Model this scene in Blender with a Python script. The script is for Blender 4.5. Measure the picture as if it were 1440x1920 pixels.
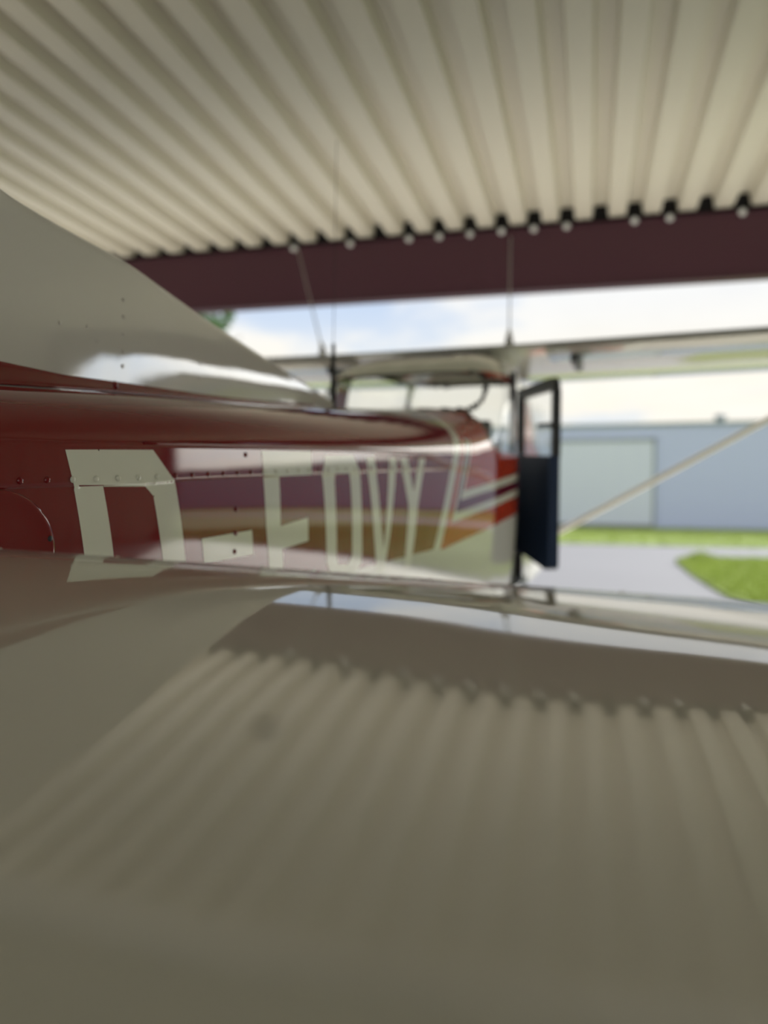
import bpy, bmesh, random
from math import *
from mathutils import Vector, Matrix

for o in list(bpy.data.objects): bpy.data.objects.remove(o)
SC = bpy.context.scene
COL = SC.collection

# ------------------------------------------------------------------ camera
EYE = 1.25
FPX = 1442.0
PSI = radians(19.5)                 # camera looks this far left of the aircraft's nose direction (+Y)
ROLL = radians(0.6)
PITCH = atan(17.0 / FPX)            # slightly down
cam = bpy.data.cameras.new('camera')
cam.sensor_fit = 'HORIZONTAL'
cam.sensor_width = 27.0
cam.lens = 27.0 * FPX / 1440.0
cam.clip_start = 0.01
cam.clip_end = 600
cam.dof.use_dof = True
cam.dof.focus_distance = 1.22
cam.dof.aperture_fstop = 1.5
co = bpy.data.objects.new('camera', cam)
co.location = (0, 0, EYE)
co.rotation_euler = (Matrix.Rotation(PSI, 3, 'Z') @ Matrix.Rotation(pi / 2 - PITCH, 3, 'X')
                     @ Matrix.Rotation(ROLL, 3, 'Z')).to_euler()
COL.objects.link(co)
SC.camera = co

# ------------------------------------------------------------------ colour management
SC.view_settings.view_transform = 'Standard'
SC.view_settings.look = 'None'
SC.view_settings.exposure = 0.12
SC.view_settings.gamma = 1.0
SC.view_settings.use_curve_mapping = False

# ------------------------------------------------------------------ node helpers
def new_mat(name):
    m = bpy.data.materials.new(name); m.use_nodes = True
    nt = m.node_tree; nt.nodes.clear()
    return m, nt
def N(nt, t, **kw):
    n = nt.nodes.new(t)
    for k, v in kw.items():
        if k.startswith('i_'): n.inputs[k[2:].replace('_', ' ')].default_value = v
        else: setattr(n, k, v)
    return n
def math_(nt, op, a, b=None, c=None):
    n = nt.nodes.new('ShaderNodeMath'); n.operation = op
    for i, v in enumerate((a, b, c)):
        if v is None: continue
        if isinstance(v, (int, float)): n.inputs[i].default_value = v
        else: nt.links.new(v, n.inputs[i])
    return n.outputs[0]
def mixc(nt, f, a, b):
    n = nt.nodes.new('ShaderNodeMix'); n.data_type = 'RGBA'
    for idx, v in ((0, f), (6, a), (7, b)):
        if isinstance(v, (int, float)): n.inputs[idx].default_value = v
        elif isinstance(v, tuple): n.inputs[idx].default_value = (*v, 1) if len(v) == 3 else v
        else: nt.links.new(v, n.inputs[idx])
    return n.outputs[2]
def srgb(r, g, b):
    f = lambda c: (c/255/12.92) if c/255 <= .04045 else ((c/255 + .055)/1.055)**2.4
    return (f(r), f(g), f(b))

# ------------------------------------------------------------------ sky
SUN_EL, SUN_AZ = radians(32), radians(42)
SUN_DIR = Vector((sin(SUN_AZ)*cos(SUN_EL), cos(SUN_AZ)*cos(SUN_EL), sin(SUN_EL)))
w = bpy.data.worlds.new('sky'); SC.world = w; w.use_nodes = True
nt = w.node_tree; nt.nodes.clear()
tc = N(nt, 'ShaderNodeTexCoord')
sep = N(nt, 'ShaderNodeSeparateXYZ'); nt.links.new(tc.outputs['Generated'], sep.inputs[0])
X_, Y_, Z_ = sep.outputs
zz = math_(nt, 'MAXIMUM', Z_, 0.0)
den = math_(nt, 'ADD', zz, 0.16)
cmb = N(nt, 'ShaderNodeCombineXYZ')
nt.links.new(math_(nt, 'DIVIDE', X_, den), cmb.inputs[0]); nt.links.new(math_(nt, 'DIVIDE', Y_, den), cmb.inputs[1])
n1 = N(nt, 'ShaderNodeTexNoise', i_Scale=1.15, i_Detail=5.0, i_Roughness=0.55)
mp = N(nt, 'ShaderNodeMapping'); mp.inputs['Location'].default_value = (3.1, 0.9, 0)
nt.links.new(cmb.outputs[0], mp.inputs[0]); nt.links.new(mp.outputs[0], n1.inputs['Vector'])
rc = N(nt, 'ShaderNodeMapRange', i_From_Min=0.33, i_From_Max=0.50, interpolation_type='SMOOTHSTEP')
nt.links.new(n1.outputs['Fac'], rc.inputs[0])
n2 = N(nt, 'ShaderNodeTexNoise', i_Scale=2.4, i_Detail=4.0, i_Roughness=0.6); nt.links.new(mp.outputs[0], n2.inputs['Vector'])
hz = N(nt, 'ShaderNodeMapRange', i_From_Min=0.15, i_From_Max=0.29, interpolation_type='SMOOTHSTEP')
nt.links.new(zz, hz.inputs[0])
cloud = mixc(nt, hz.outputs[0], srgb(250, 241, 222), srgb(226, 231, 240))      # cream low down, cooler higher
cl2 = mixc(nt, n2.outputs['Fac'], cloud, srgb(250, 250, 246))
blue = mixc(nt, hz.outputs[0], srgb(222, 230, 238), srgb(190, 210, 238))
skyc = mixc(nt, rc.outputs[0], blue, cl2)
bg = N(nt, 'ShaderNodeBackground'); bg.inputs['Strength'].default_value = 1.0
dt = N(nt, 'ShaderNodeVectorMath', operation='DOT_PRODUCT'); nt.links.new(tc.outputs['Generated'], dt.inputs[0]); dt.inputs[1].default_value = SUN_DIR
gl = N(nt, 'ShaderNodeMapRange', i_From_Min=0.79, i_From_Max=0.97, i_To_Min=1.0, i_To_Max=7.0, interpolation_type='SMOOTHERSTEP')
nt.links.new(dt.outputs['Value'], gl.inputs[0])                                # sky brightened round the sun, out of view, to strengthen hull and fin reflections
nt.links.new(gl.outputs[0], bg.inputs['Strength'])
nt.links.new(skyc, bg.inputs[0])
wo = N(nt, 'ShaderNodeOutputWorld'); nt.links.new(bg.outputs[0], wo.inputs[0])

# ------------------------------------------------------------------ sun: high in front, to the right (the hangar roof shades the aircraft)
sl = bpy.data.lights.new('sun', 'SUN'); sl.energy = 7.5; sl.angle = radians(3.0); sl.color = (1, .965, .90)
so = bpy.data.objects.new('sun', sl); COL.objects.link(so); so.location = (0, 10, 20)
so.rotation_euler = (-SUN_DIR).to_track_quat('-Z', 'Y').to_euler()

# ------------------------------------------------------------------ materials
def principled(name, col, rough=.5, metal=0., spec=.5, coat=0., var=0., vscale=3., bump=0., bscale=30., coords='Object', coat_rough=.03):
    m, nt = new_mat(name)
    p = N(nt, 'ShaderNodeBsdfPrincipled')
    p.inputs['Roughness'].default_value = rough; p.inputs['Metallic'].default_value = metal
    p.inputs['Specular IOR Level'].default_value = spec
    p.inputs['Coat Weight'].default_value = coat; p.inputs['Coat Roughness'].default_value = coat_rough
    tc = N(nt, 'ShaderNodeTexCoord')
    if var > 0:
        n = N(nt, 'ShaderNodeTexNoise', i_Scale=vscale, i_Detail=4.0); nt.links.new(tc.outputs[coords], n.inputs['Vector'])
        c = mixc(nt, n.outputs['Fac'], tuple(x*(1-var) for x in col), tuple(min(1, x*(1+var)) for x in col))
        nt.links.new(c, p.inputs['Base Color'])
    else: p.inputs['Base Color'].default_value = (*col, 1)
    if bump > 0:
        n = N(nt, 'ShaderNodeTexNoise', i_Scale=bscale, i_Detail=3.0); nt.links.new(tc.outputs[coords], n.inputs['Vector'])
        b = N(nt, 'ShaderNodeBump', i_Strength=1.0, i_Distance=bump); nt.links.new(n.outputs['Fac'], b.inputs['Height'])
        nt.links.new(b.outputs[0], p.inputs['Normal'])
    o = N(nt, 'ShaderNodeOutputMaterial'); nt.links.new(p.outputs[0], o.inputs[0])
    return m
WHITE = srgb(218, 217, 208)
M = {}
M['white'] = principled('white_paint', WHITE, .06, coat=.5, var=.03, vscale=2., bump=.0004, bscale=7)
M['stab'] = principled('stabilizer_paint', srgb(209, 205, 190), .032, var=.05, vscale=6., bump=.0001, bscale=5, coat=.3)
M['stab2'] = principled('elevator_paint', srgb(200, 198, 184), .25, var=.05, vscale=6., bump=.0002, bscale=9)
M['red'] = principled('dark_red_paint', srgb(124, 10, 18), .05, spec=.5, coat=.25, var=.04, bump=.0002, bscale=6)
M['letter'] = principled('letter_paint', srgb(232, 234, 217), .06, bump=.0002, bscale=6)
M['navy'] = principled('navy_trim', srgb(30, 54, 88), .6, var=.1)
M['black'] = principled('black_rubber', (.012, .013, .016), .5)
M['dark'] = principled('dark_grey_plastic', (.03, .032, .036), .45)
M['seat'] = principled('grey_seat_fabric', srgb(80, 84, 92), .9, var=.1)
M['gasket'] = principled('window_gasket', (.02, .02, .022), .4)
M['lestrip'] = principled('grey_edge_strip', srgb(150, 146, 142), .16)
M['metal'] = principled('bare_metal', (.6, .6, .6), .25, metal=1.)
M['whip'] = principled('whip_antenna_white', srgb(200, 198, 192), .4)
M['spot'] = principled('oily_brown_spot', srgb(70, 60, 46), .4)
M['ceil'] = principled('ceiling_sheet_paint', srgb(232, 228, 214), .45, var=.03, vscale=1.2)
M['beam'] = principled('maroon_beam_paint', srgb(76, 36, 54), .42, var=.08, vscale=1.)
M['wallsheet'] = principled('wall_sheet_paint', srgb(192, 186, 172), .5, var=.05)
M['bolt'] = principled('zinc_screw_cap', srgb(235, 238, 240), .25)
M['foam'] = principled('black_closure_foam', (.01, .01, .012), .9)
M['bwall'] = principled('blue_grey_cladding', srgb(200, 208, 238), .6, var=.03, vscale=.3)
M['bdoor'] = principled('pale_sliding_door', srgb(216, 222, 238), .6, var=.03, vscale=.3)
M['btrim'] = principled('cladding_trim', srgb(150, 158, 160), .6)
M['bdark'] = principled('dark_sill', srgb(120, 120, 126), .7)
M['bark'] = principled('bark', srgb(80, 66, 50), .9, var=.2, bump=.02, bscale=8)
M['leaf'] = principled('leaf_green', srgb(70, 105, 48), .6, var=.3, vscale=.7)
M['concrete'] = principled('apron_concrete', srgb(97, 97, 101), .85, var=.06, vscale=.4)
M['floor'] = principled('hangar_floor', srgb(205, 200, 188), .6, var=.06, vscale=.8)
M['grass'] = principled('grass_green', srgb(154, 170, 80), .7, var=.22, vscale=.9)
M['soil'] = principled('grass_soil', srgb(118, 134, 70), .95, var=.2, vscale=1.)

def glass():
    m, nt = new_mat('window_glass')
    ge = N(nt, 'ShaderNodeNewGeometry'); dp = N(nt, 'ShaderNodeVectorMath', operation='DOT_PRODUCT')
    nt.links.new(ge.outputs['Normal'], dp.inputs[0]); nt.links.new(ge.outputs['Incoming'], dp.inputs[1])
    fac = math_(nt, 'MULTIPLY_ADD', math_(nt, 'POWER', math_(nt, 'SUBTRACT', 1.0, math_(nt, 'ABSOLUTE', dp.outputs['Value'])), 5.0), .9, .05)
    t = N(nt, 'ShaderNodeBsdfTransparent'); t.inputs[0].default_value = (.93, .94, .93, 1)
    g = N(nt, 'ShaderNodeBsdfGlossy'); g.inputs['Roughness'].default_value = .02
    mx = N(nt, 'ShaderNodeMixShader'); nt.links.new(fac, mx.inputs[0])
    nt.links.new(t.outputs[0], mx.inputs[1]); nt.links.new(g.outputs[0], mx.inputs[2])
    o = N(nt, 'ShaderNodeOutputMaterial'); nt.links.new(mx.outputs[0], o.inputs[0])
    return m
M['glass'] = glass()

def fuselage_paint():
    """dark red tail, chevron of cream, orange-red and maroon stripes, pale belly, cream roof - all by place on the hull"""
    m, nt = new_mat('fuselage_paint')
    tc = N(nt, 'ShaderNodeTexCoord'); sp = N(nt, 'ShaderNodeSeparateXYZ'); nt.links.new(tc.outputs['Object'], sp.inputs[0])
    y, z = sp.outputs[1], sp.outputs[2]
    lt = lambda a, b: math_(nt, 'LESS_THAN', a, b)
    gt = lambda a, b: math_(nt, 'GREATER_THAN', a, b)
    a = math_(nt, 'SUBTRACT', math_(nt, 'SUBTRACT', y, math_(nt, 'MULTIPLY', math_(nt, 'SUBTRACT', z, 1.07), .50)), 2.771)
    b = math_(nt, 'SUBTRACT', z, math_(nt, 'MULTIPLY_ADD', math_(nt, 'SUBTRACT', y, 2.84), .120, 1.070))
    mm = math_(nt, 'MINIMUM', math_(nt, 'MULTIPLY', math_(nt, 'SUBTRACT', a, .07), 1.6), b)
    red = srgb(124, 10, 18); cream = srgb(216, 218, 202); orange = srgb(176, 58, 30); maroon = srgb(105, 14, 36); belly = srgb(208, 208, 198)
    low = lt(z, 1.52)
    c = mixc(nt, math_(nt, 'MULTIPLY', gt(mm, .09), low), orange, cream)
    c = mixc(nt, math_(nt, 'MULTIPLY', gt(mm, .125), low), c, maroon)
    c = mixc(nt, math_(nt, 'MULTIPLY', gt(mm, .170), low), c, cream)
    c = mixc(nt, gt(mm, .205), c, orange)
    c = mixc(nt, lt(b, 0.), c, belly)                       # below the stripes
    c = mixc(nt, lt(a, .07), c, cream)                      # rearmost cream stripe
    c = mixc(nt, lt(a, 0.), c, red)                         # red tail
    zb = math_(nt, 'MULTIPLY_ADD', math_(nt, 'SUBTRACT', y, 2.0), .045, 1.043)
    c = mixc(nt, math_(nt, 'MULTIPLY', lt(z, zb), lt(y, 2.85)), c, belly)
    c = mixc(nt, gt(z, 1.905), c, cream)
    p = N(nt, 'ShaderNodeBsdfPrincipled'); p.inputs['Roughness'].default_value = .05; p.inputs['Coat Weight'].default_value = .3
    nt.links.new(c, p.inputs['Base Color'])
    n = N(nt, 'ShaderNodeTexNoise', i_Scale=5.0, i_Detail=2.0); nt.links.new(tc.outputs['Object'], n.inputs['Vector'])
    bm_ = N(nt, 'ShaderNodeBump', i_Strength=1.0, i_Distance=.0006); nt.links.new(n.outputs['Fac'], bm_.inputs['Height'])
    nt.links.new(bm_.outputs[0], p.inputs['Normal'])
    o = N(nt, 'ShaderNodeOutputMaterial'); nt.links.new(p.outputs[0], o.inputs[0])
    return m
M['hull'] = fuselage_paint()

# ------------------------------------------------------------------ mesh helpers
class MB:
    def __init__(s): s.v = []; s.f = []; s.m = []; s.sm = []
    def quad(s, pts, mi=0, sm=False):
        i = len(s.v); s.v += [tuple(p) for p in pts]; s.f.append(tuple(range(i, i+len(pts)))); s.m.append(mi); s.sm.append(sm)
    def box(s, lo, hi, mi=0, mat=None):
        x0, y0, z0 = lo; x1, y1, z1 = hi
        c = [Vector(p) for p in ((x0,y0,z0),(x1,y0,z0),(x1,y1,z0),(x0,y1,z0),(x0,y0,z1),(x1,y0,z1),(x1,y1,z1),(x0,y1,z1))]
        if mat: c = [mat @ p for p in c]
        i = len(s.v); s.v += [tuple(p) for p in c]
        for f in ((3,2,1,0),(4,5,6,7),(0,1,5,4),(1,2,6,5),(2,3,7,6),(3,0,4,7)):
            s.f.append(tuple(i+k for k in f)); s.m.append(mi); s.sm.append(False)
    def grid(s, rows, mi=0, sm=True, closed=False, flip=False, test=None):
        i = len(s.v); n = len(rows[0])
        for r in rows: s.v += [tuple(p) for p in r]
        for a in range(len(rows)-1):
            for b in range(n if closed else n-1):
                b2 = (b+1) % n
                q = (i+a*n+b, i+a*n+b2, i+(a+1)*n+b2, i+(a+1)*n+b)
                if test is not None:
                    cx = [sum(s.v[k][j] for k in q)/4 for j in range(3)]
                    t = test(*cx)
                    if t is None: continue
                    mi_ = t
                else: mi_ = mi
                s.f.append(q[::-1] if flip else q); s.m.append(mi_); s.sm.append(sm)
    def tube(s, pts, rad, seg=10, mi=0, cap=True):
        P = [Vector(p) for p in pts]; R = rad if isinstance(rad, (list, tuple)) else [rad]*len(P)
        rows = []
        for k, p in enumerate(P):
            t = (P[min(k+1, len(P)-1)] - P[max(k-1, 0)]).normalized()
            u = t.orthogonal().normalized() if k == 0 else (u - t*u.dot(t)).normalized()
            v = t.cross(u)
            rows.append([p + (u*cos(2*pi*j/seg) + v*sin(2*pi*j/seg))*R[k] for j in range(seg)])
        s.grid(rows, mi, True, closed=True)
        if cap:
            s.quad(rows[0][::-1], mi); s.quad(rows[-1], mi)
    def disc(s, c, n, r, th, seg=24, mi=0, round_=.25):
        c = Vector(c); n = Vector(n).normalized()
        e = r*round_
        s.tube([c, c+n*th*.6, c+n*th], [r, r, r-e*.5], seg, mi)
    def build(s, name, mats, parent=None, loc=None):
        me = bpy.data.meshes.new(name); me.from_pydata(s.v, [], s.f)
        for m in (mats if isinstance(mats, list) else [mats]): me.materials.append(m)
        me.polygons.foreach_set('material_index', s.m); me.polygons.foreach_set('use_smooth', s.sm)
        bm = bmesh.new(); bm.from_mesh(me); bmesh.ops.remove_doubles(bm, verts=bm.verts, dist=1e-5)
        bmesh.ops.recalc_face_normals(bm, faces=bm.faces); bm.to_mesh(me); bm.free(); me.update()
        o = bpy.data.objects.new(name, me); COL.objects.link(o)
        if parent: o.parent = parent
        if loc: o.location = loc
        return o
def empty(name, loc=(0, 0, 0)):
    o = bpy.data.objects.new(name, None); COL.objects.link(o); o.location = loc; o.empty_display_size = .2; return o
def tag(o, label=None, cat=None, group=None, kind=None):
    if label: o['label'] = label
    if cat: o['category'] = cat
    if group: o['group'] = group
    if kind: o['kind'] = kind
    return o
def dup(o, parent, loc=None, rot=None):
    c = o.copy(); COL.objects.link(c); c.parent = parent
    if loc is not None: c.location = loc
    if rot is not None: c.rotation_euler = rot
    return c

# ================================================================== THE HANGAR (its axis is 4.5 degrees left of the aircraft's)
AL = radians(4.5)
HM = Matrix.Rotation(AL, 4, 'Z')
def hroot(name, kind='structure'):
    e = empty(name); e.rotation_euler = (0, 0, AL); tag(e, kind=kind); return e
HX0, HX1, HY0, HY1 = -9.0, 7.5, -7.0, 8.0
b = MB(); b.box((HX0-.2, HY0, -.12), (HX1+.2, HY1+.3, 0.0), mat=HM)
floor = b.build('floor', M['floor']); tag(floor, kind='structure')

# ceiling: one object per corrugated sheet (three ribs each)
ceiling = hroot('ceiling')
PITCH_R = .326; G0 = .387            # a groove is centred on G0 + n * pitch
def soffit(hy): return 4.125 + .014*(8-hy)
def sheet_mb(ncorr):
    b = MB(); prof = []
    for k in range(ncorr):
        x = k*PITCH_R
        prof += [(x, .13), (x+.062, .13), (x+.082, 0.), (x+.244, 0.), (x+.264, .13)]
    prof.append((ncorr*PITCH_R, .13))
    rows = []
    for hy in (HY0, -3, 0, 2, 4, 6, 8.06):
        rows.append([(x, hy, soffit(hy)+z) for x, z in prof])
    b.grid(rows, sm=False)
    b.grid([[(x, y, z+.02) for x, y, z in r] for r in rows], sm=False)
    return b
nsh = 18
sh = None
for k in range(nsh):
    x0 = G0 + (-29 + 3*k)*PITCH_R
    if sh is None: sh = sheet_mb(3).build('ceiling_sheet', M['ceil'], ceiling, (x0, 0, 0))
    else: dup(sh, ceiling, (x0, 0, 0))

# header beam over the open front
beam = hroot('header_beam')
b = MB()
b.box((HX0, 8.0, 3.452), (HX1, 8.012, 4.06)); b.box((HX0, 7.985, 3.44), (HX1, 8.16, 3.452)); b.box((HX0, 7.985, 4.06), (HX1, 8.16, 4.072))
b.build('beam_section', M['beam'], beam)
b = MB(); b.box((HX0, 8.03, 4.072), (HX1, 8.10, 4.30)); b.build('closure_strip', M['foam'], beam)
bb = MB()
bb.tube([(0, 0, 0), (0, -.012, 0), (0, -.03, 0), (0, -.042, 0)], [.035, .035, .028, .012], 16)
bolt0 = None
for n in (-11, -9, -7, -6, -5, -4, -3, -2, 0, 1, 3, 5, 6, 8, 9):
    x = G0 + n*PITCH_R
    if bolt0 is None: bolt0 = bb.build('screw_cap', M['bolt'], beam, (x, 7.985, 4.055))
    else: dup(bolt0, beam, (x, 7.985, 4.055))

def corrugated_wall(name, axis, pos, a0, a1, z1, mat, step=1.0, parent_kind='structure', thick=.04, pitch=.25):
    """separate sheets, each with trapezoid ribs; axis 'x': wall runs along x at y=pos"""
    e = hroot(name)
    b = MB(); n = int(step/pitch); prof = []
    for k in range(n):
        x = k*pitch; prof += [(x, 0), (x+pitch*.45, 0), (x+pitch*.6, thick), (x+pitch*.85, thick)]
    prof.append((n*pitch, 0))
    b.grid([[(x, -t, 0) for x, t in prof], [(x, -t, z1) for x, t in prof]], sm=False)
    b.grid([[(x, .03-t, 0) for x, t in prof], [(x, .03-t, z1) for x, t in prof]], sm=False)
    m0 = None; x = a0
    while x < a1-.01:
        if axis == 'x': loc, rot = (x, pos, 0), (0, 0, 0)
        else: loc, rot = (pos, x, 0), (0, 0, pi/2)
        if m0 is None:
            m0 = b.build('wall_sheet', mat, e, loc); m0.rotation_euler = rot
        else: dup(m0, e, loc, rot)
        x += step
    return e
corrugated_wall('wall_right', 'y', HX1, HY0, HY1, 4.25, M['wallsheet'])
corrugated_wall('wall_left', 'y', HX0, HY0, HY1, 4.25, M['wallsheet'])
for name, x in (('trim_1', HX0), ('trim_2', HX1)):
    e = hroot(name); b = MB(); b.box((x-.11, 7.97, 0), (x+.11, 8.18, 4.06)); b.box((x-.15, 7.95, 0), (x+.15, 8.2, .02)); b.build('column', M['beam'], e)

# ================================================================== GROUND OUTSIDE
def poly_slab(name, pts, z0, z1, mat, kind='structure'):
    b = MB(); b.quad([(x, y, z1) for x, y in pts])
    n = len(pts)
    for i in range(n):
        (x0, y0), (x1, y1) = pts[i], pts[(i+1) % n]
        b.quad([(x0, y0, z0), (x1, y1, z0), (x1, y1, z1), (x0, y0, z1)])
    o = b.build(name, mat); tag(o, kind=kind); return o
poly_slab('ground', [(-160, -120), (160, -120), (160, 220), (-160, 220)], -.6, -.13, M['soil'])
poly_slab('apron', [(-60, -60), (70, -60), (70, 26.5), (-60, 25.0)], -.13, -.01, M['concrete'])
poly_slab('lawn', [(-60, 25.0), (70, 26.5), (70, 44), (-60, 44)], -.13, 0.01, M['soil'])
PATCH = [(.42, 18.4), (1.2, 19.6), (4, 20.6), (30, 24), (30, 9.0), (1.6, 9.0), (.95, 11.4), (.62, 15)]
poly_slab('lawn', PATCH, -.02, 0.02, M['soil'])

def inside(x, y, P):
    c = False; n = len(P)
    for i in range(n):
        (x0, y0), (x1, y1) = P[i], P[(i+1) % n]
        if (y0 > y) != (y1 > y) and x < (x1-x0)*(y-y0)/(y1-y0)+x0: c = not c
    return c
rnd = random.Random(4)
def blades(name, label, n, sampler, hgt, wid, z0):
    v = []; f = []
    for _ in range(n):
        x, y, s = sampler()
        h = hgt*rnd.uniform(.5, 1.3)*s; a = rnd.uniform(0, pi); dx, dy = cos(a)*wid*.5, sin(a)*wid*.5
        lx, ly = rnd.uniform(-.35, .35)*h, rnd.uniform(-.35, .35)*h
        i = len(v)
        v += [(x-dx, y-dy, z0), (x+dx, y+dy, z0), (x+dx*.7+lx*.4, y+dy*.7+ly*.4, z0+h*.6), (x-dx*.7+lx*.4, y-dy*.7+ly*.4, z0+h*.6), (x+lx, y+ly, z0+h)]
        f += [(i, i+1, i+2, i+3), (i+3, i+2, i+4)]
    me = bpy.data.meshes.new(name); me.from_pydata(v, [], f); me.materials.append(M['grass'])
    o = bpy.data.objects.new(name, me); COL.objects.link(o); tag(o, label, 'grass', kind='stuff'); return o
def samp_patch():
    while True:
        x, y = rnd.uniform(.4, 9), rnd.uniform(9, 22)
        if rnd.random() < .3: x = rnd.uniform(.4, 3.0)
        if rnd.random() < .06: x, y = .95+rnd.gauss(0, .3), 18.5+rnd.gauss(0, .5)
        if inside(x, y, PATCH): return x, y, 1.0+2.2*exp(-((x-.95)/.28)**2-((y-18.5)/.45)**2)*rnd.random()
blades('grass_patch', 'bright green unmown grass patch with a weedy pointed corner at the right of the apron', 44000, samp_patch, .09, .012, .015)
def samp_strip():
    y = rnd.uniform(25.6, 43.4); return rnd.uniform(-10, 14), y, 1.0
blades('grass_verge', 'long mown green verge along the foot of the blue-grey building', 30000, samp_strip, .07, .03, .01)

# ================================================================== FAR BUILDING
B = empty('hangar_building', (0, 43.8, 0)); tag(B, 'long blue-grey clad hangar building across the apron with a pale sliding door', 'building')
b = MB(); b.box((-45, .08, 0), (60, 16, 5.6)); b.build('building_core', M['bwall'], B)
# cladding panels 1 m wide with ribs
def clad(width):
    b = MB(); n = 4; p = width/n; prof = []
    for k in range(n): x = k*p; prof += [(x, 0), (x+p*.62, 0), (x+p*.72, -.035), (x+p*.9, -.035)]
    prof.append((width, 0)); b.grid([[(x, y, 0.12) for x, y in prof], [(x, y, 5.62) for x, y in prof]], sm=False)
    b.grid([[(x, y, 5.62) for x, y in prof], [(x, .08, 5.62) for x, y in prof]], sm=False)
    return b
c0 = None
for k in range(-45, 60):
    if c0 is None: c0 = clad(1.0).build('cladding_panel', M['bwall'], B, (k, 0, 0))
    else: dup(c0, B, (k, 0, 0))
rb = MB()                                                     # corrugated roof edge seen end-on
rb.tube([(0, -.12, 5.62), (0, .3, 5.66), (0, 8, 6.0)], [.07, .07, .07], 8)
r0 = None
for k in range(-120, 168):
    if r0 is None: r0 = rb.build('roof_rib', M['btrim'], B, (k*.35, 0, 0))
    else: dup(r0, B, (k*.35, 0, 0))
b = MB(); b.box((-45.1, -.1, 5.56), (60.1, 16, 5.7)); b.build('roof_slab', M['btrim'], B)
b = MB(); b.box((-5.6, -.10, .22), (-.2, -.05, 4.72))
for k in range(6): b.box((-5.6+k*.92, -.115, .22), (-5.57+k*.92, -.10, 4.72))
sd = b.build('sliding_door', M['bdoor'], B); sd['label'] = 'pale sliding door'
b = MB(); b.box((-.2, -.14, 0), (-.08, -.02, 4.9)); b.box((-5.75, -.14, 4.72), (-.08, -.02, 4.88)); b.build('door_frame', M['btrim'], B)
b = MB(); b.box((-5.7, -.12, 0), (-.2, -.03, .22)); b.build('door_sill', M['bdark'], B)
b = MB(); b.tube([(3.3, 3, 5.7), (3.3, 3, 6.25)], .28, 12); b.tube([(3.3, 3, 6.25), (3.3, 3, 6.4)], [.4, .12], 12); b.build('roof_vent', M['btrim'], B)

# ================================================================== TREE beyond, upper left
def tree(x, y, h, r, seed, label):
    t = empty('leafy_tree', (x, y, -.1)); tag(t, label, 'tree')
    q = random.Random(seed)
    b = MB(); b.tube([(0, 0, 0), (.1, .05, h*.3), (0, .1, h*.6), (.1, 0, h*.9)], [.28, .2, .12, .03], 8)
    for k in range(9):
        a = q.uniform(0, 2*pi); z0 = h*q.uniform(.3, .7)
        b.tube([(0, 0, z0), (cos(a)*r*.4, sin(a)*r*.4, z0+h*.12), (cos(a)*r*.8, sin(a)*r*.8, z0+h*.18)], [.09, .05, .02], 6)
    b.build('trunk', M['bark'], t)
    v = []; f = []
    blobs = [(q.gauss(0, r*.45), q.gauss(0, r*.45), q.uniform(h*.35, h*.95), q.uniform(.5, 1.1)*r*.4) for _ in range(34)]
    for _ in range(9000):
        cx, cy, cz, cr = blobs[q.randrange(len(blobs))]
        d = Vector((q.gauss(0, 1), q.gauss(0, 1), q.gauss(0, 1))).normalized()*cr*q.uniform(.75, 1.05)
        p = Vector((cx, cy, cz)) + d
        u = Vector((q.gauss(0, 1), q.gauss(0, 1), q.gauss(0, 1))).normalized()*.14; w2 = u.orthogonal().normalized()*.08
        i = len(v); v += [tuple(p-u), tuple(p+w2), tuple(p+u), tuple(p-w2)]; f.append((i, i+1, i+2, i+3))
    me = bpy.data.meshes.new('foliage'); me.from_pydata(v, [], f); me.materials.append(M['leaf'])
    o = bpy.data.objects.new('foliage', me); COL.objects.link(o); o.parent = t; o['kind'] = 'stuff'
tree(-19.3, 29.5, 10.5, 2.6, 3, 'green leafy tree beyond the apron seen just above the fin slope')

# ================================================================== THE AIRCRAFT
CX = -1.2
PL = empty('light_aircraft', (CX, 0, 0))
tag(PL, 'dark red and cream high-wing light aircraft with open cabin door parked in the hangar', 'aircraft')
def lerp(T, y):
    if y <= T[0][0]: return T[0][1]
    for (a, p), (b, q) in zip(T, T[1:]):
        if y <= b: return p + (q-p)*(y-a)/(b-a)
    return T[-1][1]
def smooth(T, y, e=.12):
    return (lerp(T, y-e) + 2*lerp(T, y) + lerp(T, y+e) + 2*lerp(T, y-e/2) + 2*lerp(T, y+e/2))/8
WC = [(-.6,.075),(0,.144),(3.2,.464),(3.5,.497),(3.9,.520),(4.3,.515),(4.75,.43),(5.2,.44),(6.6,.42),(7.0,.36),(7.25,.22)]
ZC = [(-.6,1.25),(0,1.285),(1.05,1.337),(1.65,1.372),(2.5,1.415),(3.2,1.46),(3.6,1.50),(5.2,1.50),(6.6,1.36),(7.25,1.2)]
ZB = [(-.6,1.13),(0,1.05),(1,.95),(2.5,.78),(3.5,.66),(4,.62),(5.2,.62),(6.6,.72),(7.25,.92)]
ZD = [(-.6,1.33),(0,1.38),(1.05,1.455),(1.41,1.488),(1.87,1.527),(2.4,1.577),(2.8,1.622),(3.4,1.685),(3.52,1.705),(3.70,1.90),(3.80,1.98),(4.0,2.05),(4.45,2.12),(5.15,2.13),(5.35,1.95),(5.62,1.62),(5.8,1.585),(6.6,1.48),(7.25,1.3)]
BU = [(-.6,.02),(0,.03),(1,.034),(1.7,.026),(2.3,.02),(3.3,.012),(3.9,.0),(7,.0)]
NE = [(-.6,2.4),(3.2,2.3),(3.5,2.8),(3.75,5.0),(4.4,5.5),(5.1,4.5),(5.5,3.0),(7.25,2.3)]
def wc(y): return smooth(WC, y, .06)
def zc(y): return smooth(ZC, y)
def zb(y): return smooth(ZB, y)
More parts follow.
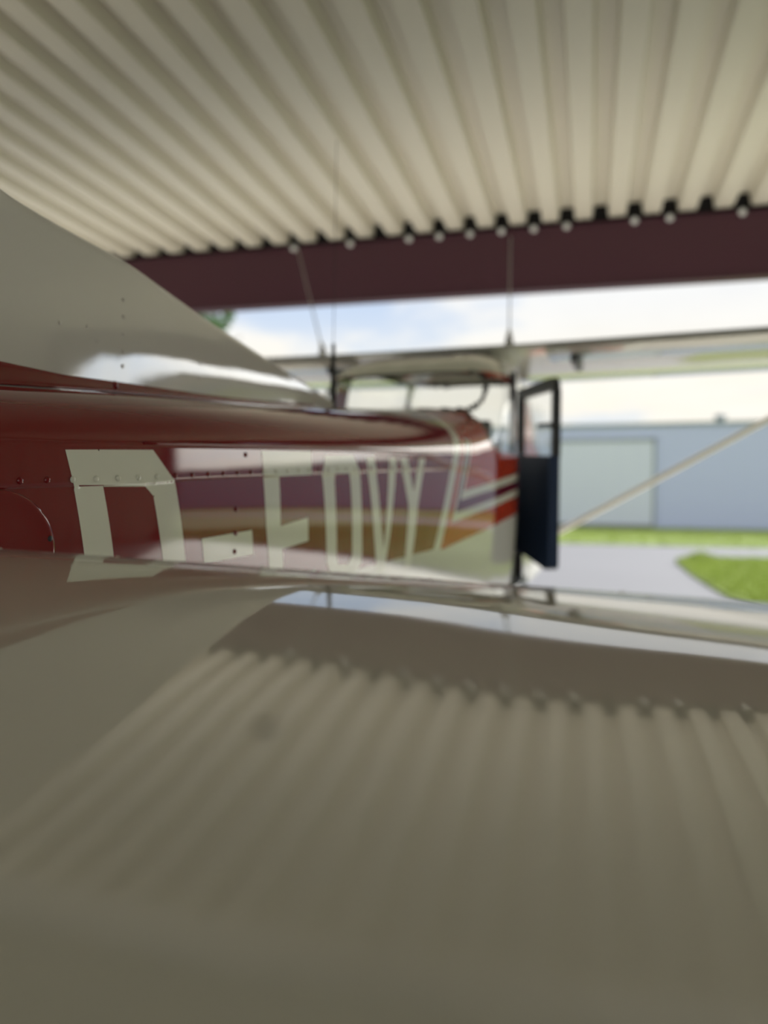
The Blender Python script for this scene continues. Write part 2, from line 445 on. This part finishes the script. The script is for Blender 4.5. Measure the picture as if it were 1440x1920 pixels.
def zd(y): return smooth(ZD, y, .05)
def sidex(y, z):
    a, b = zc(y), zb(y); z0 = a-.11                       # fullest just under the shoulder, tucks in below
    r = 2.5 if z > z0 else 1.3*((a-b)/.4)**2
    return wc(y) + .0024 - (z-z0)**2/(2*r)
NBOT, NSIDE, NTOP = 8, 14, 40
def half_ring(y):
    P = []; a, b = zc(y), zb(y)
    zk = b + (a-b)*.22; xk = sidex(y, zk)
    for i in range(NBOT):
        ph = pi/2*(1 - i/NBOT)
        P.append((xk*max(0, cos(ph))**.55, zk - (zk-b)*sin(ph)**.9 if ph > 0 else zk))
    for i in range(NSIDE):
        z = zk + (a-zk)*i/NSIDE; P.append((sidex(y, z), z))
    n = lerp(NE, y); e = 2/n; h = zd(y)-a; W = wc(y); lean = .06*max(0, min(1, (h-.2)/.4))
    for i in range(NTOP+1):
        ph = pi/2*i/NTOP; c, s = max(0, cos(ph)), sin(ph)
        zz_ = s**e
        P.append((W*c**e*(1-lean*zz_), a + h*zz_))
    return P
def ring(y):
    H = half_ring(y)
    return [(-x, y, z) for x, z in H[::-1]][:-1] + [(x, y, z) for x, z in H[1:]]  # open at the keel centre
def ring2(y):
    H = half_ring(y)                       # H[0] is keel, H[-1] is top centre
    R = [(x, y, z) for x, z in H] + [(-x, y, z) for x, z in H[-2:0:-1]]
    return R
ys = []; y = -.6
while y < 3.3: ys.append(round(y, 4)); y += .04
y = 3.3
while y < 5.66: ys.append(round(y, 4)); y += .018
while y < 7.2: ys.append(round(y, 4)); y += .06
ys.append(7.22)
def rr(u, v, u0, u1, v0, v1, r):           # signed distance to a rounded rectangle, negative inside
    cx, cy = (u0+u1)/2, (v0+v1)/2; hx, hy = (u1-u0)/2-r, (v1-v0)/2-r
    dx, dy = abs(u-cx)-hx, abs(v-cy)-hy
    return sqrt(max(dx, 0)**2+max(dy, 0)**2)+min(max(dx, dy), 0)-r
def d_rear(x, y, z):
    if y > 3.9 or y < 3.3: return 9
    return rr(x, z, -.405, .405, 1.70, 1.885, .07)
def d_sidew(x, y, z):
    if abs(x) < .36: return 9
    ys_ = y - .6*(z-1.55)
    return rr(ys_, z, 3.44, 3.99 if x > 0 else 3.84, 1.53, 1.85 if x > 0 else 1.88, .07) if y < 3.95 else 9
def d_doorw(x, y, z):
    if x > -.36: return 9
    return rr(y, z, 4.13, 4.93, 1.53, 2.02, .06)
def d_shield(x, y, z):
    if y < 5.0: return 9
    yy = y + .25*(z-1.6)
    return max(-(z-1.60), z-2.06, y-5.62, -(yy-5.12)) if z > 1.55 else 9
def classify(x, y, z):                     # 0 paint, 1 gasket, 2 glass, None = open
    if x > .3 and 3.975 < y < 4.73 and .80 < z < 1.93: return None
    for fn in (d_rear, d_sidew, d_doorw, d_shield):
        d_ = fn(x, y, z)
        if d_ < -.0: return None
        if d_ < .022: return 1
    return 0
b = MB()
b.grid([ring2(y) for y in ys], closed=True, test=classify)
b.quad(ring2(ys[0])); b.quad(ring2(ys[-1]))
FUS = b.build('fuselage', [M['hull'], M['gasket']], PL)
def glass_part(name, fn, y0, y1, off=-.004):
    g = MB()
    yy = [y for y in ys if y0 <= y <= y1]
    g.grid([[(x*(1+off), y, z+off*.5) for x, y, z in ring2(y)] for y in yy], closed=True,
           test=lambda x, y, z: 0 if fn(x, y, z) < .012 else None)
    o = g.build(name, M['glass'], PL); return o
glass_part('rear_window', d_rear, 3.3, 4.4)
gs = glass_part('side_window', lambda x, y, z: d_sidew(x, y, z) if x > 0 else 9, 3.3, 4.0)
glass_part('side_window', lambda x, y, z: d_sidew(x, y, z) if x < 0 else 9, 3.3, 4.0)
glass_part('door_window', d_doorw, 3.9, 5.0)
glass_part('windshield', d_shield, 4.9, 5.7)

# ---- conformal pieces on the right side of the tail cone
SEAM = [(-.6,1.19),(.9,1.2635),(1.24,1.281),(1.42,1.295),(1.9,1.325),(2.5,1.36),(3.3,1.40)]
def seam(y): return smooth(SEAM, y, .1)
def on_side(y, z, off):
    if z <= zc(y): return Vector((sidex(y, z)+off, y, z))
    h = zd(y)-zc(y); e = 2/lerp(NE, y); s = min(1, (z-zc(y))/h)**(1/e); c = sqrt(max(0, 1-s*s))
    lean = .06*max(0, min(1, (h-.2)/.4))
    return Vector((wc(y)*c**e*(1-lean*s**e)+off, y, z+off*s))
# upper skin overlaps the lower skin along the rivet line
b = MB(); rows = []
y = .0
while y < 3.3:
    rows.append([on_side(y, seam(y), -.001), on_side(y, seam(y), .0016)] +
                [on_side(y, seam(y)+(zc(y)+.012-seam(y))*k/8, .0016) for k in range(1, 9)] + [on_side(y, zc(y)+.014, -.001)])
    y += .04
b.grid(rows, sm=True)
b.build('lap_skin', M['hull'], PL)
def letter(name, quads, mat=None):
    b = MB()
    for q in quads:
        A, B_, C_, D_ = [Vector((p[0], p[1])) for p in q]     # A-B top edge, D-C bottom edge
        L = max((D_-A).length, (C_-B_).length); W_ = max((B_-A).length, (C_-D_).length)
        nv = max(2, int(L/.005)); nu = max(2, int(W_/.005)); rows = []
        for i in range(nv+1):
            r = []
            for j in range(nu+1):
                t, s = i/nv, j/nu
                p = (A*(1-s)+B_*s)*(1-t) + (D_*(1-s)+C_*s)*t
                off = .0022 if p.y > seam(p.x)-.0005 else .0006
                r.append(on_side(p.x, p.y, off))
            rows.append(r)
        b.grid(rows, sm=True)
    return b.build(name, mat or M['letter'], PL)
T = lambda y: 1.335+.0535*(y-1.051)        # letter top line
def box_(y0, y1, z0, z1, sl=.0535): return [(y0, z1), (y1, z1+sl*(y1-y0)), (y1, z0+sl*(y1-y0)), (y0, z0)]
letter('painted_letter', [
    [(1.052,1.335),(1.125,1.340),(1.137,1.274),(1.070,1.272)],
    [(1.070,1.272),(1.137,1.274),(1.192,1.035),(1.123,1.035)], [(1.123,1.035),(1.192,1.035),(1.204,.985),(1.134,.98)],
    [(1.125,1.340),(1.265,1.349),(1.244,1.277),(1.137,1.274)],
    [(1.265,1.349),(1.329,1.287),(1.266,1.259),(1.244,1.277)],
    [(1.266,1.259),(1.329,1.287),(1.382,1.07),(1.312,1.08)],
    [(1.312,1.08),(1.382,1.07),(1.340,.995),(1.290,1.045)], [(1.190,1.042),(1.290,1.045),(1.340,.995),(1.202,.985)]])
letter('painted_hyphen', [[(1.416,1.170),(1.599,1.183),(1.611,1.124),(1.429,1.115)]])
letter('painted_letter', [
    [(1.634,1.372),(1.706,1.376),(1.721,1.190),(1.657,1.190)], [(1.657,1.190),(1.721,1.190),(1.770,.996),(1.703,.992)],
    [(1.706,1.376),(1.867,1.386),(1.865,1.323),(1.710,1.313)],
    [(1.721,1.190),(1.851,1.210),(1.859,1.147),(1.734,1.131)],
    [(1.757,1.055),(1.91,1.066),(1.918,1.006),(1.770,.996)]])
letter('painted_letter', [
    [(1.938,1.380),(2.108,1.391),(2.082,1.335),(1.996,1.331)],
    [(2.108,1.391),(2.150,1.334),(2.089,1.308),(2.082,1.335)],
    [(2.089,1.308),(2.150,1.334),(2.184,1.067),(2.117,1.096)],
    [(2.117,1.096),(2.184,1.067),(2.133,1.028),(2.094,1.069)],
    [(2.035,1.073),(2.094,1.069),(2.133,1.028),(2.005,1.032)],
    [(1.966,1.082),(2.021,1.101),(2.035,1.073),(2.005,1.032)],
    [(1.924,1.325),(1.993,1.306),(2.021,1.101),(1.966,1.082)],
    [(1.938,1.380),(1.996,1.331),(1.993,1.306),(1.924,1.325)]])
letter('painted_letter', [
    [(2.188,1.390),(2.247,1.394),(2.300,1.196),(2.256,1.150)], [(2.256,1.150),(2.300,1.196),(2.335,1.100),(2.295,1.025)],
    [(2.355,1.398),(2.415,1.400),(2.375,1.155),(2.335,1.100)], [(2.335,1.100),(2.375,1.155),(2.350,1.022),(2.295,1.025)]])
letter('painted_letter', [
    [(2.441,1.400),(2.504,1.404),(2.557,1.290),(2.518,1.238)], [(2.606,1.409),(2.662,1.412),(2.598,1.238),(2.557,1.290)],
    [(2.518,1.238),(2.557,1.290),(2.598,1.238),(2.598,1.238)],
    [(2.518,1.238),(2.598,1.238),(2.568,1.030),(2.509,1.026)]])

b = MB(); pts = []; y = 1.24
while y < 2.56: pts.append(on_side(y, zc(y)+.012, .0005)); y += .04
b.tube(pts, .0035, 8); b.build('shoulder_bead', M['red'], PL)
# rivets: domed heads along the seam, then down the joint
def dome(r, h):
    b = MB(); rows = []
    for k in range(5):
        a = pi/2*k/4; rows.append([(h*sin(a), r*max(cos(a), .02)*cos(2*pi*j/12), r*max(cos(a), .02)*sin(2*pi*j/12)) for j in range(12)])
    b.grid(rows, closed=True); b.quad(rows[-1]); return b
riv = {}
for k_, mat in (('r', M['red']), ('l', M['letter'])):
    riv[k_] = dome(.0060, .0042).build('rivet', mat, PL)
used = {'r': False, 'l': False}
def rivet(kind, P, rz=0.):
    if not used[kind]: o = riv[kind]; used[kind] = True; o.location = P
    else: o = dup(riv[kind], PL, P)
    o.rotation_euler = (0, 0, rz); return o
y = .596
while y < 3.2:
    z = seam(y) + .0125
    on_letter = 1.06 < y < 1.30 or 1.635 < y < 1.86 or 1.93 < y < 2.12  # rivets standing on a letter carry the letter paint
    rivet('l' if on_letter else 'r', on_side(y, z, .0022 if on_letter else .0016)); y += .0523
for z in (1.358, 1.232, 1.178, 1.136, 1.09, 1.05):
    rivet('r', on_side(1.535 if z < 1.3 else 1.57, z, .0005 if z < 1.3 else .0016))
# round inspection cover on the tail side
CY, CZ, CR = .925, 1.158, .106
n_ = Vector((1, -.1, .12)).normalized()
b = MB(); rows = []
for k, (r, off) in enumerate(((CR, -.002), (CR, .0030), (CR-.003, .0042), (CR-.007, .0036), (CR*.6, .0030), (CR*.3, .003), (.001, .003))):
    rows.append([on_side(CY+r*cos(2*pi*j/64), CZ+r*sin(2*pi*j/64), off) for j in range(64)])
b.grid(rows, closed=True); ic = b.build('inspection_cover', M['red'], PL)
sc = dome(.0052, .0035)
sc0 = None
for j in range(4):
    a = radians(16 + 90*j); P = on_side(CY+.098*cos(a), CZ+.098*sin(a), .003)
    if sc0 is None: sc0 = sc.build('screw', M['dark'], ic, P)
    else: dup(sc0, ic, P)

# ---- dorsal fin and fin
DT = [(-.6,2.75),(-.15,2.78),(.2,2.70),(1.03,1.88),(1.153,1.841),(1.293,1.827),(1.515,1.816),(1.83,1.763),(2.126,1.725),(2.385,1.692),(2.753,1.648),(2.92,1.632)]
def dtop(y): return smooth(DT, y, .05)
def fin_half(y, s):                         # half thickness at height fraction s
    base = smooth([(-.6,.012),(-.1,.040),(.95,.038),(1.25,.055),(1.42,.054),(1.7,.045),(2.3,.025),(2.7,.010)], y, .05)
    base -= .0010*exp(-((y-1.42)/.035)**2) + .0008*exp(-((y-1.75)/.035)**2)*(1-s)
    if s < .88: return base*smooth([(0,1),(.1,.967),(.2,.943),(.3,.926),(.36,.914),(.45,.885),(.6,.80),(.75,.68),(.88,.54)], s, .04)
    return base*max(.06, .54*sqrt(max(0, 1-((s-.88)/.12)**2)))
ss = [0, .05, .1, .15, .2, .25, .3, .34, .38, .42, .46, .5, .55, .6, .65, .7, .75, .8, .85, .9, .93, .96, .98, .99, 1.0]
def fin_rows(y0, y1, st):
    rows = []; y = y0
    while y <= y1+1e-6:
        zb_, zt = zd(y)-.02, dtop(y); R = []
        for s in ss: R.append((fin_half(y, s), y, zb_+(zt-zb_)*s))
        for s in ss[::-1][1:]: R.append((-fin_half(y, s), y, zb_+(zt-zb_)*s))
        rows.append(R); y += st
    return rows
b = MB(); b.grid(fin_rows(.9, 2.76, .03)); dors = b.build('dorsal_fin', M['white'], PL)
b = MB(); R = fin_rows(-.10, .9, .05); b.grid(R); b.quad(R[0]); b.quad(R[-1]); fin = b.build('vertical_fin', M['white'], PL)
b = MB(); R = fin_rows(-.6, -.12, .06); b.grid(R); b.quad(R[0]); b.quad(R[-1]); b.build('rudder', M['white'], PL)
# red fairing strip along the dorsal base with a small turned-out lip
b = MB(); rows = []
y = -.1
while y < 2.55:
    h = lerp([(0,.075),(.95,.052),(1.05,.047),(1.27,.020+.006),(1.9,.012),(2.6,.004)], y); t = fin_half(y, .1)
    z0 = zd(y)+.004
    rows.append([(t+.0075, y, z0-.002), (t+.0085, y, z0), (t+.0078, y, z0+.0025), (t+.0050, y, z0+.005), (t+.0040, y, z0+.008), (t+.0031, y, z0+h*.6+.004), (t+.0022, y, z0+h), (t-.003, y, z0+h+.0005)])
    y += .03
b.grid(rows); b.build('fin_fairing', M['red'], PL)
# screws on the fairing and row of small rivets up the dorsal
s1 = dome(.010, .006)
o1 = s1.build('screw', M['red'], PL, (fin_half(1.42, .1)+.002, 1.425, zd(1.425)+.018)); dup(o1, PL, (fin_half(1.42, .1)+.002, .6, zd(.6)+.03)); dup(o1, PL, (fin_half(1.42, .1)+.002, 1.0, zd(1.0)+.022)).scale = (.4, .4, .4)
s2 = dome(.0045, .003); o2 = None
for y, z in [(1.455, 1.555), (1.458, 1.59), (1.46, 1.63), (1.465, 1.67), (1.47, 1.71), (1.78, 1.58), (1.79, 1.62), (1.26, 1.61), (1.34, 1.62), (1.37, 1.595)]:
    s_ = (z-zd(y)+.02)/(dtop(y)-zd(y)+.02); P = (fin_half(y, s_), y, z)
    if o2 is None: o2 = s2.build('rivet', M['white'], PL, P)
    else: dup(o2, PL, P)

# ---- tailplane: cambered top, crest close behind the leading edge
def le_y(dx): return .782 + .046*(abs(dx)-1.2)     # crest line, dx from the centre line
NOSE = [(-.060,-.070),(-.072,-.055),(-.077,-.042),(-.073,-.030),(-.058,-.0175),(-.035,-.0075),(-.015,-.0018)]
SMAX = .612
SLOPE = [(0,-.085),(.04,-.025),(.08,.018),(.12,.042),(.2,.062),(.28,.067),(.38,.067),(.46,.067),(.54,.057),(.62,.048),(.8,.0)]
def top_profile(dx):
    """(distance behind the crest line, height) from integrating the surface slope"""
    zr = 1.17-.03*(dx-1.0); stretch = 1+max(0, min(1.1, 7*smooth([(0,0),(1.12,0),(2.12,1)], dx, .08)))
    out = [(s, zr+z) for s, z in NOSE]; z = zr; n = 60; ds = SMAX/n
    out.append((0, z))
    for k in range(n):
        z -= smooth(SLOPE, (k+.5)*ds/stretch, .03)*ds; out.append(((k+1)*ds, z))
    return out
def tailplane(sgn):
    b = MB(); rows = []
    low = [(SMAX,1.07),(.40,1.04),(.15,1.04),(0,1.06)]
    for i in range(41):
        dx = .20 + 1.50*i/40
        r = [(sgn*dx, le_y(dx)-p, q) for p, q in top_profile(dx)] + [(sgn*dx, le_y(dx)-s, z) for s, z in low]
        rows.append(r)
    b.grid(rows, closed=True); b.quad(rows[0]); b.quad(rows[-1])
    st = b.build('tailplane', M['stab'], PL)
    b = MB(); rows = []
    for i in range(13):
        dx = .26 + 1.42*i/12; y0 = le_y(dx)-SMAX-.0015; zt_ = top_profile(dx)[-1][1]-.0004
        r = [(.0,zt_),(.10,zt_-.003),(.25,zt_-.016),(.40,1.085),(.41,1.080),(.38,1.075),(.2,1.072),(0,1.072)]
        rows.append([(sgn*dx, y0-s, z) for s, z in r])
    b.grid(rows, closed=True, sm=False); b.quad(rows[0]); b.quad(rows[-1]); b.build('elevator', M['stab2'], PL)
    b = MB(); rows = []
    for i in range(31):
        dx = .30 + 1.38*i/30
        tp = [(p, q) for p, q in top_profile(dx) if p <= .062]
        rows.append([(sgn*dx, le_y(dx)-p, q+(.0007 if 0 < k < len(tp)-1 else -.0003)) for k, (p, q) in enumerate(tp)])
    b.grid(rows); b.build('edge_dulling_strip', M['lestrip'], PL)  # grey strip added over nose and crest to dull their bright reflection
    return st
ST = tailplane(1); tailplane(-1)
s3 = dome(.0035, .0018); o3 = None
for dx in (.27, .43, .60, .79, .98, 1.17, 1.36, 1.55):
    P = (dx, le_y(dx)-.004, 1.1702-.03*(dx-1.0))
    if o3 is None: o3 = s3.build('rivet', M['stab'], ST, P); o3.rotation_euler = (0, -pi/2, 0)
    else: dup(o3, ST, P)
b = MB(); b.tube([(0, 0, 0), (0, 0, .0004), (0, 0, .0007)], [.0046, .0044, .0038], 20)
sp_ = b.build('oil_spot', M['spot'], ST, (1.036, .307, .0006+lerp(top_profile(1.036), le_y(1.036)-.307))); sp_['label'] = 'small round brown spot'

# ---- wings
def airfoil(n=14):
    # (s from trailing edge 0 to leading edge 1, z) closed loop, metres for a 1.6 m chord
    up = [(0,.0),(.1,.022),(.25,.062),(.45,.108),(.65,.130),(.8,.122),(.92,.085),(.98,.045),(1.0,.012)]
    lo = [(.98,-.022),(.9,-.040),(.7,-.054),(.45,-.055),(.2,-.040),(.05,-.016)]
    return up + lo
YT, ZT = 4.36, 2.158
def wing(sgn):
    e = empty('wing'); e.parent = PL
    for nm, s0, s1_, c0, c1, dz in (('wing_panel', 0, 5.45, .0, 1.0, 0), ):
        b = MB(); rows = []
        for i in range(23):
            x = .0 + 5.45*i/22; ch = 1.62 if x < 2.6 else 1.62-.50*(x-2.6)/2.85
            up = .0 if x < .55 else .012*(x-.55); sc_ = 1 if x < 5.3 else .6
            rows.append([(sgn*x, YT+(1.62-ch)*.3+ch*s if True else 0, ZT+up+.045*s+z*sc_) for s, z in airfoil()])
        b.grid(rows, closed=True); b.quad(rows[0]); b.quad(rows[-1])
        b.build('wing_panel', M['white'], e)
    # flap, a little lowered, and aileron
    for nm, x0, x1, dr in (('flap', .60, 2.75, .022), ('aileron', 2.85, 5.1, .0)):
        b = MB(); rows = []
        for x in (x0, (x0+x1)/2, x1):
            up = .012*max(0, x-.55)
            rows.append([(sgn*x, YT-.03, ZT+up-.012-dr), (sgn*x, YT+.12, ZT+up-.0-dr*.5), (sgn*x, YT+.30, ZT+up-.035), (sgn*x, YT+.34, ZT+up-.052), (sgn*x, YT+.12, ZT+up-.045-dr*.7), (sgn*x, YT-.02, ZT+up-.020-dr)])
        b.grid(rows, closed=True); b.quad(rows[0]); b.quad(rows[-1]); f = b.build(nm, M['white'], e)
        for x in (x0+.15, x1-.15):
            t = MB(); t.box((sgn*x-.02, YT+.10, ZT-.10), (sgn*x+.02, YT+.42, ZT-.045)); t.build('hinge_bracket', M['dark'], e) if nm == 'flap' else None
    b = MB(); x0, x1 = .36, 2.45                               # lift strut
    P0 = Vector((sgn*x0, 5.0, .93)); P1 = Vector((sgn*x1, 5.02, 2.13)); rows = []
    for k in range(9):
        p = P0.lerp(P1, k/8); a_ = (P1-P0).normalized(); nn = Vector((0, 1, 0)); q = a_.cross(nn)
        rows.append([p + nn*.055*cos(2*pi*j/14) + q*.020*sin(2*pi*j/14) for j in range(14)])
    b.grid(rows, closed=True); b.build('lift_strut', M['white'], e)
    return e
wing(1); wing(-1)
# antennas
b = MB(); b.tube([(0, 0, 0), (0, 0, .02), (0, 0, .26)], [.018, .013, .007], 10); b.tube([(0, 0, .26), (.005, 0, 1.05)], [.0014, .001], 6, 0)
an = b.build('whip_antenna', M['black'], PL, (0.0, 2.775, 1.61)); an['label'] = 'black based whip antenna'
an2 = None
for x, dx, h in ((.30, 0.0, .68), (-1.0, -.20, .76)):
    b = MB(); b.tube([(0, 0, 0), (0, 0, .05), (dx*.1, 0, .10)], [.03, .02, .006], 8); b.tube([(dx*.1, 0, .10), (dx, 0, h)], [.0055, .0045], 6)
    b.build('roof_antenna', M['whip'], PL, (x, 4.9, ZT+.115))

# ---- cabin: door, jambs, seats, panel
H = Vector((.395, 4.735, 0)); A_ = Vector((.700, 4.10, 0))
dirv = (A_-H).normalized(); nrm = Vector((-dirv.y, dirv.x, 0)); L = (A_-H).length
nrm = Vector((dirv.y*-1, dirv.x, 0))
DM = Matrix(((dirv.x, nrm.x, 0, H.x), (dirv.y, nrm.y, 0, H.y), (0, 0, 1, 0), (0, 0, 0, 1)))
def prism(b, pts, t0, t1, mi=0):
    n = len(pts)
    b.quad([DM @ Vector((u, t0, z)) for u, z in pts], mi); b.quad([DM @ Vector((u, t1, z)) for u, z in pts[::-1]], mi)
    for i in range(n):
        (u0, z0), (u1, z1) = pts[i], pts[(i+1) % n]
        b.quad([DM @ Vector((u0, t0, z0)), DM @ Vector((u1, t0, z1)), DM @ Vector((u1, t1, z1)), DM @ Vector((u0, t1, z0))], mi)
door = empty('cabin_door'); door.parent = PL; door['label'] = 'open cabin door with dark navy inner trim'
LOW = [(0,.995),(.04,.972),(L-.05,.905),(L-.01,.915),(L,.94),(L,1.50),(0,1.56)]
b = MB(); prism(b, LOW, -.012, .022); b.build('door_skin', M['white'], door)
b = MB(); prism(b, [(.012,1.0),(.05,.985),(L-.052,.904),(L-.008,.914),(L+.002,.94),(L+.002,1.505),(.012,1.555)], -.036, .021); b.build('door_trim', M['navy'], door)
b = MB(); prism(b, [(0,1.56),(.055,1.555),(.055,1.90),(0,1.95)], -.015, .025); prism(b, [(L-.04,1.505),(L,1.50),(L,1.84),(L-.02,1.90),(L-.04,1.86)], -.015, .025); prism(b, [(.0,1.95),(.055,1.89),(L-.04,1.86),(L-.02,1.90),(L-.05,1.925)], -.015, .025); b.build('window_frame', M['dark'], door)
b = MB(); b.quad([DM @ Vector((u, .005, z)) for u, z in [(.05,1.555),(L-.035,1.505),(L-.035,1.87),(.05,1.90)]]); b.build('door_glass', M['glass'], door)
b = MB(); b.tube([DM @ Vector((L-.02, -.01, 1.665)), DM @ Vector((L+.03, -.05, 1.665)), DM @ Vector((L-.02, -.09, 1.665))], [.018, .012, .012], 8); b.build('door_handle', M['dark'], door)
b = MB(); b.box((.478, 3.958, .80), (.508, 3.985, 1.93)); b.box((.40, 4.725, .80), (.43, 4.745, 1.93)); b.box((.42, 3.99, .78), (.46, 4.73, .81)); b.build('door_jamb', M['dark'], PL)
b = MB(); b.box((-.46, 3.5, .74), (.42, 5.0, .77)); b.box((-.46, 3.52, .77), (.46, 3.54, 1.46)); b.box((-.40, 5.0, 1.0), (.40, 5.1, 1.56)); b.build('cabin_interior', M['navy'], PL)
for x in (-.22, .20):
    for yy in (3.75, 4.35):
        s = MB()
        s.box((x-.19, yy-.02, .95), (x+.19, yy+.42, 1.07)); s.box((x-.18, yy-.10, 1.05), (x+.18, yy, 1.50)); s.box((x-.03, yy-.06, .77), (x+.03, yy+.3, .95))
        if yy > 4: s.box((x-.11, yy-.09, 1.55), (x+.11, yy-.02, 1.72)); s.box((x-.05, yy-.06, 1.48), (x-.03, yy-.05, 1.56)); s.box((x+.03, yy-.06, 1.48), (x+.05, yy-.05, 1.56))
        o = s.build('seat', M['seat'], PL)
        bv = o.modifiers.new('bevel', 'BEVEL'); bv.width = .025; bv.segments = 3
# ---- undercarriage, engine front
def wheel(x, y, r, w_):
    b = MB(); b.tube([(x-w_/2, y, r), (x-w_*.42, y, r), (x-w_*.25, y, r), (x+w_*.25, y, r), (x+w_*.42, y, r), (x+w_/2, y, r)], [r*.6, r*.9, r, r, r*.9, r*.6], 28); return b
for sgn in (1, -1):
    g = empty('main_gear'); g.parent = PL
    b = MB(); b.tube([(sgn*.32, 4.75, .70), (sgn*.6, 4.75, .55), (sgn*1.16, 4.75, .20)], [.05, .035, .025], 10); b.build('gear_leg', M['white'], g)
    wheel(sgn*1.24, 4.75, .20, .14).build('tyre', M['black'], g)
    b = MB(); b.tube([(sgn*1.24, 4.40, .25), (sgn*1.24, 4.5, .27), (sgn*1.24, 4.75, .27), (sgn*1.24, 4.95, .26), (sgn*1.24, 5.1, .22)], [.03, .09, .12, .11, .04], 14); b.build('wheel_fairing', M['white'], g)
b = MB(); b.tube([(0, 6.45, .75), (0, 6.5, .2)], [.04, .03], 10); g = b.build('nose_leg', M['white'], PL); wheel(0, 6.5, .18, .13).build('tyre', M['black'], g)
b = MB(); b.tube([(0, 7.18, 1.1), (0, 7.24, 1.1), (0, 7.4, 1.1), (0, 7.5, 1.1), (0, 7.55, 1.1)], [.16, .16, .12, .06, .01], 20); spn = b.build('spinner', M['white'], PL)
b = MB(); rows = []
for k in range(13):
    u = -1+2*k/12; r = .93*u; ch = .07*(1-.5*abs(u))+.01; tw = .6*(1-abs(u))*(1 if u > 0 else -1)
    rows.append([(ch*cos(tw+.2)*c, 7.30+ch*sin(tw+.2)*c+.008*s_, 1.1+r) for c, s_ in ((-1, 0), (-.3, 1), (.5, .8), (1, 0), (.5, -.4), (-.3, -.4))])
b.grid(rows, closed=True); b.build('propeller', M['black'], spn)
